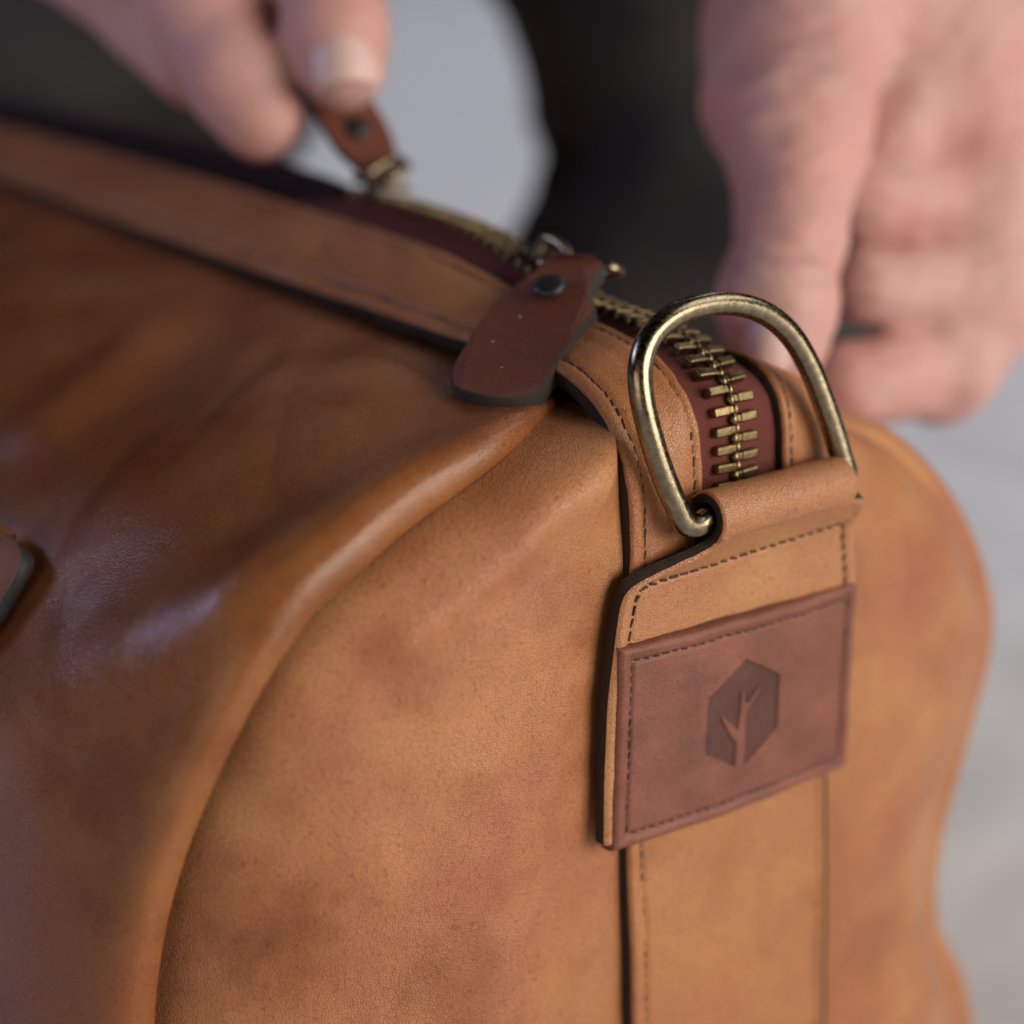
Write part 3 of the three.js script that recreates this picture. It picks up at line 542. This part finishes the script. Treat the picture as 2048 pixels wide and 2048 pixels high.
{
  const bottomU = atA(1207, 1698, -5)[2];
  const N = 23;                                   // control points
  const ws = (s, u) => { const k = s * (N - 1); return k < 14.6 ? 1 : 0; };
  const info = (s) => {
    const p = strapPath(s), q = strapPath(clamp(s + 0.004)), o = strapPath(clamp(s - 0.004)), da = q[0] - o[0], du = q[1] - o[1], l = Math.hypot(da, du) || 1;
    const k = s * 22, inRoll = 1 - smooth(13.5, 15.2, k);
    const L = lerp(wLeft(p[1]), -15.2, inRoll), R = lerp(wRight(p[1]), 23.8, inRoll);
    return { p, na: du / l, nu: -da / l, L, R };
  };
  console.log('strap', [0, 0.2, 0.4, 0.6, 0.7, 0.8, 1].map((s) => { const i = info(s); return [s, i.p.map((x) => x.toFixed(1)), i.na.toFixed(2), i.nu.toFixed(2), i.L.toFixed(1), i.R.toFixed(1)].join(' '); }).join(' | '), 'bottom', bottomU);
  const th = () => 1.25;
  const surf = (sg, nu, nv) => (i, s) => {
    const f = info(s), w = lerp(f.L, f.R, i), d = Math.min(w - f.L, f.R - w), r = 0.8, rd = sg > 0 && d < r ? r - Math.sqrt(Math.max(0, r * r - (r - d) ** 2)) : 0;
    let h = th(s) - rd * 0.8;
    if (sg > 0 && s > 0.62) {
      const dd = Math.min(w - f.L, f.R - w), top = -10.8 + 0.03 * w - f.p[1];
      h += 0.25 * Math.exp(-((dd - 1.8) ** 2) / 1.4) - 0.55 * Math.exp(-((dd - 3.7) ** 2) / 0.5) * smooth(-0.5, 1.5, top) - 0.5 * Math.exp(-(top ** 2) / 0.5) * smooth(3, 4.2, dd) + 0.5 * fbm(w / 16, f.p[1] / 16, 4, 3) * smooth(0.5, 4, dd);
    }
    return [f.p[0] + f.na * h * sg, w, f.p[1] + f.nu * h * sg];
  };
  const front = grid(110, 320, (i, s) => { const p = surf(1)(i, s); return p; }, { arcRef: 0.5, color: tanStrap });
  const back = grid(20, 160, surf(-1), { uv: (i, s, p) => [p[1] / 1000, s * 0.115], color: tanStrap, flip: true });
  const strap = add(bag, 'ring_strap', front, M.tan, { label: 'tan leather strap end folded round the ring' });
  add(strap, 'strap_lining', back, M.edge);
  for (const e of [0, 1]) add(strap, 'dark_cut_edge', grid(5, 320, (v, s) => {
    const f = info(s), h = lerp(-th(s) - smooth(0.68, 0.74, s) * 1.0, th(s) - 0.55, v), w = (e ? f.R : f.L) + (e ? 1 : -1) * (0.25 * Math.sin(v * Math.PI) + 0.12 * noise(s * 60, v * 3, e));
    return [f.p[0] + f.na * h, w, f.p[1] + f.nu * h];
  }, { uv: (v, s) => [v * 0.003, s * 0.115], flip: !e }), M.edge);
  // stitching: down both sides and across under the roll
  const sOfU = (u) => { for (let s = 0.66; s <= 1; s += 0.0005) if (strapPath(s)[1] <= u) return s; return 1; };
  const at = (w, u) => { const s = sOfU(u), f = info(s); return { p: V([f.p[0] + f.na * (th(s) - 0.2), w, f.p[1] + f.nu * (th(s) - 0.2)]), n: V([f.p[0] + f.na, w, f.p[1] + f.nu]).sub(V(f.p.length === 2 ? [f.p[0], w, f.p[1]] : f.p)).normalize() }; };
  const line = [];
  for (let u = -66; u < -11.5; u += 0.5) line.push([wLeft(u) + 3.7, u]);
  const wl = line[line.length - 1][0], wr = wRight(-11) - 3.7;
  for (let k = 1; k < 100; k++) line.push([lerp(wl, wr, k / 100), -11 + 0.03 * lerp(wl, wr, k / 100)]);
  for (let u = -11; u > -66; u -= 0.5) line.push([wRight(u) - 3.7, u]);
  const L = [0]; for (let i = 1; i < line.length; i++) L.push(L[i - 1] + Math.hypot(line[i][0] - line[i - 1][0], line[i][1] - line[i - 1][1]));
  const run = (l) => { let i = 1; while (i < L.length - 1 && L[i] < l) i++; const k = clamp((l - L[i - 1]) / (L[i] - L[i - 1] || 1)); return at(lerp(line[i - 1][0], line[i][0], k), lerp(line[i - 1][1], line[i][1], k)); };
  stitchRun(strap, run, L[L.length - 1], 2.8, 0.3, M.thread);
}

// stitched label with the stamped mark
{
  const AL = -7.7, C = [[1236, 1297], [1714, 1163], [1692, 1530], [1222, 1704]].map(([x, y]) => atA(x, y, AL + 1.8)).map((p) => [p[1], p[2]]);
  const pos = (s, t) => { const w = lerp(lerp(C[0][0], C[1][0], s), lerp(C[3][0], C[2][0], s), t), u = lerp(lerp(C[0][1], C[1][1], s), lerp(C[3][1], C[2][1], s), t); return [w + 0.35 * noise(t * 6, 2, 7) * (s - 0.5) * 2, u + 0.5 * noise(s * 6, 5, 1) * (0.5 - t) * 2]; };
  const Wd = Math.hypot(C[1][0] - C[0][0], C[1][1] - C[0][1]), Ht = Math.hypot(C[3][0] - C[0][0], C[3][1] - C[0][1]);
  console.log('label size', Wd.toFixed(1), Ht.toFixed(1));
  const wu = (x, y) => { const p = atA(x, y, AL - 0.2); return [p[1], p[2]]; };
  const hex = [[1491, 1319], [1559, 1348], [1556, 1453], [1479, 1538], [1410, 1508], [1417, 1396]].map(([x, y]) => wu(x, y));
  const px = 1 / 6.6;
  const twigs = [[[1477, 1550], [1480, 1500], 9, 9], [[1480, 1500], [1482, 1460], 9, 8], [[1482, 1460], [1487, 1420], 8, 7], [[1487, 1420], [1485, 1383], 7, 2.5], [[1488, 1422], [1523, 1370], 6.5, 2], [[1480, 1484], [1464, 1461], 8, 7], [[1464, 1461], [1444, 1436], 7, 2]].map(([p, q, r0, r1]) => [wu(...p), wu(...q), r0 * px, r1 * px]);
  function sdHex(w, u) { let inside = 1e9; for (let i = 0; i < 6; i++) { const a = hex[i], b = hex[(i + 1) % 6], dx = b[0] - a[0], dy = b[1] - a[1], l = Math.hypot(dx, dy); inside = Math.min(inside, -((w - a[0]) * dy - (u - a[1]) * dx) / l * -1); } return inside; }
  const cw = hex.reduce((s, p) => s + p[0], 0) / 6, cu = hex.reduce((s, p) => s + p[1], 0) / 6, sgn = sdHex(cw, cu) > 0 ? 1 : -1;
  const hexIn = (w, u) => { let m = 1e9; for (let i = 0; i < 6; i++) { const a = hex[i], b = hex[(i + 1) % 6], dx = b[0] - a[0], dy = b[1] - a[1], l = Math.hypot(dx, dy); m = Math.min(m, sgn * ((w - a[0]) * dy - (u - a[1]) * dx) / l); } return m; };
  const twig = (w, u) => { let m = 1e9; for (const [p, q, r0, r1] of twigs) { const dx = q[0] - p[0], dy = q[1] - p[1], k = clamp(((w - p[0]) * dx + (u - p[1]) * dy) / (dx * dx + dy * dy)); m = Math.min(m, Math.hypot(w - p[0] - dx * k, u - p[1] - dy * k) - lerp(r0, r1, k)); } return m; };
  const stamped = (w, u) => smooth(-0.14, 0.14, Math.min(hexIn(w, u), twig(w, u)));
  const EDGE = 3.4;
  const height = (s, t, w, u) => {
    const d = Math.min(s * Wd, (1 - s) * Wd, t * Ht, (1 - t) * Ht), r = 1.1;
    let h = d < r ? -(r - Math.sqrt(Math.max(0, r * r - (r - d) ** 2))) : 0;
    h += 0.35 * Math.exp(-((d - 1.6) ** 2) / 1.2) - 0.6 * Math.exp(-((d - EDGE) ** 2) / 0.22) * (0.75 + 0.25 * noise(w * 0.9, u * 0.9, 2));
    h -= 0.5 * stamped(w, u);
    h += 0.5 * fbm(w / 15, u / 15, 9, 3) * smooth(0, 6, d);
    return h;
  };
  const NU = 420, NV = 290, bend = (w) => 1.6 * ((w + 4) / 34) ** 2 - 0.4;
  const g = grid(NU, NV, (s, t) => { const [w, u] = pos(s, t); return [AL + bend(w) - height(s, t, w, u), w, u]; }, {
    uv: (s, t) => [s * Wd / 1000, t * Ht / 1000],
    color: (p) => { const k = stamped(p[1], p[2]), n = fbm(p[1] / 12, p[2] / 12, 3, 4), m = fbm(p[1] / 30, p[2] / 6, 6, 3), b = 1 + 0.5 * n + 0.3 * m; return [0.215 * b * lerp(1, 0.44, k), 0.074 * b * lerp(1, 0.40, k), 0.046 * b * lerp(1, 0.48, k)]; },
    flip: true,
  });
  // the stamped faces are a part of their own: share the vertices, split the triangles
  const idx = g.index.array, P = g.attributes.position, main = [], mark = [];
  for (let i = 0; i < idx.length; i += 3) {
    const cx = (P.getX(idx[i]) + P.getX(idx[i + 1]) + P.getX(idx[i + 2])) / 3 * 1000, cyy = (P.getY(idx[i]) + P.getY(idx[i + 1]) + P.getY(idx[i + 2])) / 3 * 1000 - BASE;
    (Math.min(hexIn(cx, cyy), twig(cx, cyy)) > 0 ? mark : main).push(idx[i], idx[i + 1], idx[i + 2]);
  }
  const ga = g.clone(); ga.setIndex(main); const gb = g.clone(); gb.setIndex(mark);
  const label = add(bag, 'leather_label', ga, M.label, { label: 'reddish brown leather label stitched over the strap end' });
  add(label, 'stamped_emblem', gb, M.label, { label: 'dark stamped hexagon with a raised branching twig' });
  const side = (e) => grid(200, 4, (k, v) => {
    const [s, t] = e === 0 ? [k, 0] : e === 1 ? [1, k] : e === 2 ? [1 - k, 1] : [0, 1 - k], [w, u] = pos(s, t), out = e === 0 ? [0, 1] : e === 1 ? [1, 0] : e === 2 ? [0, -1] : [-1, 0];
    return [AL + bend(w) - height(s, t, w, u) + v * 3.0, w + out[0] * 0.25 * Math.sin(v * Math.PI), u + out[1] * 0.25 * Math.sin(v * Math.PI)];
  }, { uv: (k, v) => [k * 0.06, v * 0.003], color: () => [0.15, 0.055, 0.04] });
  add(label, 'label_edge', mergeGeometries([0, 1, 2, 3].map(side)), M.label);
  const ring = [[EDGE / Wd, EDGE / Ht], [1 - EDGE / Wd, EDGE / Ht], [1 - EDGE / Wd, 1 - EDGE / Ht], [EDGE / Wd, 1 - EDGE / Ht]];
  for (let e = 0; e < 4; e++) {
    const A = ring[e], B = ring[(e + 1) % 4], len = e % 2 ? Ht - 2 * EDGE : Wd - 2 * EDGE;
    stitchRun(label, (l) => { const k = l / len, s = lerp(A[0], B[0], k), t = lerp(A[1], B[1], k), [w, u] = pos(s, t), a = AL + bend(w) - height(s, t, w, u) - 0.12 + 0.22 * noise(w, u, 3); return { p: V([a, w, u]), n: V([a - 1, w, u]).sub(V([a, w, u])).normalize() }; }, len, 2.5, 0.2, M.redThread, 0.72);
  }
}

// the D ring
{
  const lean = [0.22, 0.975], o = [BAR.a, BAR.u];
  const onRing = (px, py) => { const r = ray(px, py); const n = [lean[1], -lean[0]]; const k = ((o[0] - EYE.a) * n[0] + (o[1] - EYE.u) * n[1]) / (r.a * n[0] + r.u * n[1]); return along(r, k); };
  const pts = [[1560, 988], [1460, 1018], [1418, 1034], [1394, 1050], [1372, 1046], [1350, 1005], [1326, 948], [1301, 870], [1283, 790], [1281, 730], [1300, 675], [1345, 633], [1405, 611], [1470, 607], [1530, 626], [1580, 668], [1620, 735], [1648, 805], [1670, 870], [1686, 925], [1692, 946], [1672, 958]].map(([x, y]) => V(onRing(x, y)));
  add(bag, 'd_ring', tube(pts, 0.0026, 260, true, 24), M.brass, { label: 'antique brass D ring' });
}

// loop of the carrying handle on the front
{
  const px = [[-70, 1052], [-10, 1064], [30, 1083], [52, 1113], [45, 1150], [14, 1206], [-30, 1272], [-85, 1300], [-120, 1240], [-125, 1150], [-110, 1080], [-70, 1052]];
  const pts = px.map(([x, y]) => { const p = hitFront(x, y); return along(ray(x, y), Math.hypot(p[0] - EYE.a, p[1] - EYE.w, p[2] - EYE.u) * 0.985 / Math.hypot(ray(x, y).a, ray(x, y).w, ray(x, y).u)); });
  const c = crv(pts), wd = 9, tk = 1.5;
  const nrm = (s) => { const p = c(clamp(s - 0.01)), q = c(clamp(s + 0.01)), dw = q[1] - p[1], du = q[2] - p[2], l = Math.hypot(dw, du) || 1; return [-du / l, dw / l]; };
  const sheet = (sg) => (i, s) => { const p = c(s), n = nrm(s); return [p[0] + i * wd, p[1] + n[0] * tk * sg, p[2] + n[1] * tk * sg]; };
  const h = add(bag, 'handle_loop', mergeGeometries([grid(8, 120, sheet(1), { uv: (i, s) => [i * wd / 1000, s * 0.08], color: tanFront }), grid(8, 120, sheet(-1), { uv: (i, s) => [i * wd / 1000, s * 0.08], color: tanFront, flip: true })]), M.tan, { label: 'leather handle loop with dark painted edge' });
  add(h, 'dark_cut_edge', grid(4, 120, (v, s) => { const p = c(s), n = nrm(s), k = v * 2 - 1; return [p[0] - 0.5 * (1 - k * k), p[1] + n[0] * tk * k, p[2] + n[1] * tk * k]; }, { uv: (v, s) => [v * 0.003, s * 0.08] }), M.paintedEdge);
}

// ---------------------------------------------------------------- the person behind the bag
const person = new THREE.Group(); person.name = 'person';
person.userData = { label: 'person in dark trousers opening the bag, one hand on the zip pull', category: 'person' };
scene.add(person);
const pw = (px, py, z) => world(atZ(px, py, z));
function sdf(bones, k) {                       // bones: [p, q, r0, r1, blend]
  return (x, y, z) => {
    let d = 1e9;
    for (const b of bones) {
      const px = x - b.p.x, py = y - b.p.y, pz = z - b.p.z, h = clamp((px * b.d.x + py * b.d.y + pz * b.d.z) / b.l2);
      const e = Math.hypot(px - b.d.x * h, py - b.d.y * h, pz - b.d.z * h) - lerp(b.r0, b.r1, h), kk = b.k ?? k;
      const m = clamp(0.5 + 0.5 * (d - e) / kk); d = d > 1e8 ? e : lerp(d, e, m) - kk * m * (1 - m);
    }
    return d;
  };
}
const bone = (p, q, r0, r1, k) => { const d = q.clone().sub(p); return { p, q, d, l2: d.lengthSq() || 1e-9, r0: r0 / 1000, r1: r1 / 1000, k: k === undefined ? undefined : k / 1000 }; };
function meshSdf(f, box, cell, color) {
  const size = box.getSize(new THREE.Vector3()), mx = Math.max(size.x, size.y, size.z) * 1.08, res = Math.min(150, Math.ceil(mx / cell)), c = box.getCenter(new THREE.Vector3());
  const mc = new MarchingCubes(res, new THREE.MeshStandardMaterial(), false, false, 400000), half = mx / 2, hs = res / 2;
  mc.isolation = 0;
  for (let z = 0; z < res; z++) for (let y = 0; y < res; y++) for (let x = 0; x < res; x++) mc.field[x + y * res + z * res * res] = -f(c.x + (x - hs) / hs * half, c.y + (y - hs) / hs * half, c.z + (z - hs) / hs * half) * 100;
  mc.update();
  const n = mc.count, pos = new Float32Array(n * 3);
  for (let i = 0; i < n; i++) { pos[i * 3] = c.x + mc.positionArray[i * 3] * half; pos[i * 3 + 1] = c.y + mc.positionArray[i * 3 + 1] * half; pos[i * 3 + 2] = c.z + mc.positionArray[i * 3 + 2] * half; }
  let g = new THREE.BufferGeometry(); g.setAttribute('position', new THREE.BufferAttribute(pos, 3));
  g = mergeVertices(g, 1e-6);
  const P = g.attributes.position, N = new Float32Array(P.count * 3), uv = new Float32Array(P.count * 2), col = color && new Float32Array(P.count * 3), e = 0.0006;
  for (let i = 0; i < P.count; i++) {
    const x = P.getX(i), y = P.getY(i), z = P.getZ(i), nx = f(x + e, y, z) - f(x - e, y, z), ny = f(x, y + e, z) - f(x, y - e, z), nz = f(x, y, z + e) - f(x, y, z - e), l = Math.hypot(nx, ny, nz) || 1;
    N.set([nx / l, ny / l, nz / l], i * 3); uv.set([x + z * 0.5, y + z * 0.4], i * 2); if (col) col.set(color(x, y, z), i * 3);
  }
  g.setAttribute('normal', new THREE.BufferAttribute(N, 3)); g.setAttribute('uv', new THREE.BufferAttribute(uv, 2)); if (col) g.setAttribute('color', new THREE.BufferAttribute(col, 3));
  return g;
}
function boxOf(bones, pad = 0.012) { const b = new THREE.Box3(); for (const q of bones) { b.expandByPoint(q.p.clone().addScalar(Math.max(q.r0, q.r1) + pad)); b.expandByPoint(q.p.clone().addScalar(-Math.max(q.r0, q.r1) - pad)); b.expandByPoint(q.q.clone().addScalar(Math.max(q.r0, q.r1) + pad)); b.expandByPoint(q.q.clone().addScalar(-Math.max(q.r0, q.r1) - pad)); } return b; }
const skinTone = (x, y, z) => { const n = fbm(x * 38, y * 38, z * 38, 3), m = fbm(x * 160 + 5, y * 160, z * 160, 3), b = 1 + 0.12 * m, r = smooth(-0.3, 0.4, n + 0.4 * m); return [0.60 * b, (0.365 - 0.06 * r) * b, (0.335 - 0.055 * r) * b]; };
function nailAt(parent, center, lenDir, outDir, len, wid) {
  const y = lenDir.clone().normalize(), n = outDir.clone().addScaledVector(y, -outDir.dot(y)).normalize(), x = new THREE.Vector3().crossVectors(y, n);
  const pos = [], idx = [], N = 16; const uv = [];
  for (let j = 0; j <= N; j++) for (let i = 0; i <= N; i++) {
    const s = i / N * 2 - 1, t = j / N * 2 - 1, k = Math.sqrt(Math.max(0, 1 - Math.pow(Math.abs(t), 6))) * 0.12 + 0.88, xx = s * wid / 2 * k, yy = t * len / 2 * (1 - 0.10 * s * s);
    const p = center.clone().addScaledVector(x, xx).addScaledVector(y, yy).addScaledVector(n, -0.34 * wid * s * s * 0.9 - 0.10 * len * t * t * 0.6);
    pos.push(p.x, p.y, p.z); uv.push(xx, yy);
  }
  for (let j = 0; j < N; j++) for (let i = 0; i < N; i++) { const a = j * (N + 1) + i; idx.push(a, a + 1, a + N + 1, a + 1, a + N + 2, a + N + 1); }
  const g = new THREE.BufferGeometry(); g.setAttribute('position', new THREE.Float32BufferAttribute(pos, 3)); g.setAttribute('uv', new THREE.Float32BufferAttribute(uv, 2)); g.setIndex(idx); g.computeVertexNormals();
  return add(parent, 'fingernail', g, M.nail);
}
const toEye = (p) => camera.position.clone().sub(p).normalize();
// the hand holding the far side of the bag: thumb towards us, fingers curled behind it
{
  const J = (x, y, z) => pw(x, y, z), B = [];
  const wrist = J(1840, -330, 640);
  B.push(bone(wrist, J(1800, -60, 630), 29, 34), bone(J(1800, -60, 630), J(1900, 180, 622), 34, 27, 14), bone(J(1800, -60, 640), J(2010, 60, 650), 30, 27, 14), bone(J(1720, 30, 615), J(1840, 200, 615), 24, 18, 14));
  // thumb
  B.push(bone(J(1640, -80, 605), J(1588, 250, 575), 24, 18.5, 12), bone(J(1588, 250, 575), J(1582, 480, 562), 18.5, 13.6, 8), bone(J(1582, 480, 562), J(1556, 610, 556), 13.6, 14.6, 6), bone(J(1556, 610, 556), J(1556, 700, 555), 14.4, 11.5, 6));
  B.push(bone(J(1500, 200, 585), J(1530, 60, 600), 12, 16, 12));
  // fingers: knuckle, middle joint, tip
  const fingers = [[[1930, 130, 640], [1955, 385, 606], [1740, 405, 590], 16, 13.5, 11], [[1975, 200, 655], [1960, 560, 604], [1735, 575, 588], 15, 13, 11], [[1985, 300, 670], [1890, 725, 602], [1690, 772, 585], 14, 12.8, 12]];
  for (const [a, b, c, r0, r1, r2] of fingers) B.push(bone(J(...a), J(...b), r0, r1, 12), bone(J(...b), J(...c), r1, r2, 1.6));
  B.push(bone(J(1985, 330, 625), J(1965, 560, 618), 13, 13, 14), bone(J(1960, 560, 618), J(1870, 740, 612), 13, 12, 12));
  B.push(bone(J(1800, 215, 604), J(1752, 385, 594), 15, 11, 5));
  // back of the curled fingers: one mass, the gaps show only beside the thumb
  B.push(bone(J(1900, 130, 618), J(1945, 400, 612), 25, 19, 12), bone(J(1945, 400, 612), J(1945, 570, 610), 19, 17, 9), bone(J(1945, 570, 610), J(1880, 730, 608), 17, 14, 9));
  // knuckle folds over the two thumb joints
  const k1 = J(1565, 285, 556), k2 = J(1575, 515, 548), upDir = J(1588, 250, 575).sub(J(1582, 480, 562)).normalize();
  const crease = (x, y, z) => { let s = 0; for (const [k, w, fq, amp] of [[k1, 0.011, 620, 0.0004], [k2, 0.008, 900, 0.0004]]) { const dx = x - k.x, dy = y - k.y, dz = z - k.z, l = dx * upDir.x + dy * upDir.y + dz * upDir.z, d2 = dx * dx + dy * dy + dz * dz; s += amp * Math.sin(l * fq + 4 * noise(x * 60, y * 60, z * 60)) * Math.exp(-d2 / (2 * w * w)); } return s; };
  const base = sdf(B, 0.006), f = (x, y, z) => base(x, y, z) + crease(x, y, z) + 0.0006 * noise(x * 120, y * 260, z * 120) + 0.0011 * noise(x * 60, y * 22, z * 60) + 0.0012 * noise(x * 35, y * 35, z * 35);
  const h = add(person, 'hand', meshSdf(f, boxOf(B), 0.0019, skinTone), M.skin, { label: 'hand gripping the far edge of the bag, thumb forward' });
  const nc = J(1520, 690, 541); nailAt(h, nc.addScaledVector(toEye(nc), 0.001), J(1535, 600, 545).sub(J(1525, 735, 545)), toEye(nc).add(new THREE.Vector3(-0.5, 0.3, 0)), 0.013, 0.013);
}
// the hand drawing the zip
{
  const J = (x, y, z) => pw(x, y, z), B = [];
  B.push(bone(J(150, -420, 640), J(300, -200, 615), 34, 30), bone(J(150, -420, 640), J(480, -330, 610), 32, 26, 14));
  B.push(bone(J(300, -240, 606), J(415, 20, 592), 17, 15, 10), bone(J(415, 20, 592), J(482, 160, 583), 15, 14, 6), bone(J(482, 160, 583), J(520, 235, 580), 14, 11.5, 6));     // index
  B.push(bone(J(-60, -190, 650), J(200, -60, 628), 16, 14, 10), bone(J(200, -60, 628), J(395, 130, 607), 14, 12, 5));                                                  // middle finger curled behind
  B.push(bone(J(560, -330, 605), J(640, -90, 588), 18, 13.5, 10), bone(J(640, -90, 588), J(675, 60, 575), 13.2, 12.6, 6), bone(J(675, 60, 575), J(690, 140, 571), 12.8, 10.6, 6)); // thumb
  const base = sdf(B, 0.006), f = (x, y, z) => base(x, y, z) + 0.0004 * noise(x * 90, y * 240, z * 90) + 0.0008 * noise(x * 35, y * 35, z * 35);
  const h = add(person, 'hand', meshSdf(f, boxOf(B), 0.0019, skinTone), M.skin, { label: 'hand pinching the zip pull between thumb and forefinger' });
  const nc = J(694, 108, 558.5); nailAt(h, nc, J(680, 40, 566).sub(J(695, 150, 562)), toEye(nc).add(new THREE.Vector3(0.12, 0.25, 0)), 0.0135, 0.0165);
}
// clothes: trousers, shirt, shoes
{
  const leg = (pts, rs) => { const out = []; for (let i = 1; i < pts.length; i++) out.push(bone(pts[i - 1], pts[i], rs[i - 1], rs[i], 40)); return out; };
  const L0 = pw(330, 0, 850), L1 = pw(95, 330, 850), R0 = pw(1390, 0, 860), R1 = pw(1490, 480, 850);
  const ground = (p, dx) => new THREE.Vector3(p.x + dx, 0.07, p.z - 0.03);
  const hipL = new THREE.Vector3(-0.10, 0.86, L0.z - 0.22), hipR = new THREE.Vector3(0.10, 0.86, L0.z - 0.22);
  const legs = [...leg([hipL, L0.clone().add(new THREE.Vector3(0, 0.03, 0)), L1, ground(L1, -0.03)], [88, 76, 74, 70]), ...leg([hipR, R0.clone().add(new THREE.Vector3(0, 0.03, 0)), R1, ground(R1, -0.13)], [88, 76, 70, 62]), bone(hipL, hipR, 100, 100, 50)];
  const bs = sdf(legs, 0.03), f = (x, y, z) => bs(x, y, z) + 0.013 * noise(x * 9, y * 16, z * 9) + 0.007 * noise(x * 22, y * 40, z * 22);
  add(person, 'trousers', meshSdf(f, boxOf(legs, 0.03), 0.008), M.trousers, { label: 'dark charcoal trousers' });
  const chest = new THREE.Vector3(0.02, 1.12, L0.z + 0.10), shL = new THREE.Vector3(-0.19, 1.12, L0.z + 0.14), shR = new THREE.Vector3(0.22, 1.12, L0.z + 0.14);
  const wl = pw(150, -420, 640), wr = pw(1840, -330, 640), el = new THREE.Vector3(-0.30, 0.82, L0.z + 0.16), er = new THREE.Vector3(0.34, 0.82, L0.z + 0.16);
  const sh = [bone(new THREE.Vector3(0, 0.9, L0.z - 0.2), chest, 125, 135), bone(shL, shR, 75, 75, 50), bone(shL, el, 62, 50, 30), bone(el, wl.clone().lerp(el, 0.15), 50, 40, 20), bone(shR, er, 62, 50, 30), bone(er, wr.clone().lerp(er, 0.15), 50, 40, 20)];
  const ss = sdf(sh, 0.03), g = (x, y, z) => ss(x, y, z) + 0.008 * noise(x * 12, y * 12, z * 12);
  add(person, 'shirt', meshSdf(g, boxOf(sh, 0.03), 0.01), M.shirt, { label: 'dark shirt with long sleeves' });
  for (const p of [ground(L1, -0.03), ground(R1, -0.13)]) {
    const b = [bone(new THREE.Vector3(p.x, 0.045, p.z - 0.05), new THREE.Vector3(p.x + Math.sign(p.x) * 0.02, 0.035, p.z + 0.14), 42, 33)];
    const q = sdf(b, 0.01), k = (x, y, z) => Math.max(q(x, y, z), 0.004 - y);
    add(person, 'shoe', meshSdf(k, boxOf(b, 0.02), 0.006), M.shoe);
  }
}

renderer.render(scene, camera);
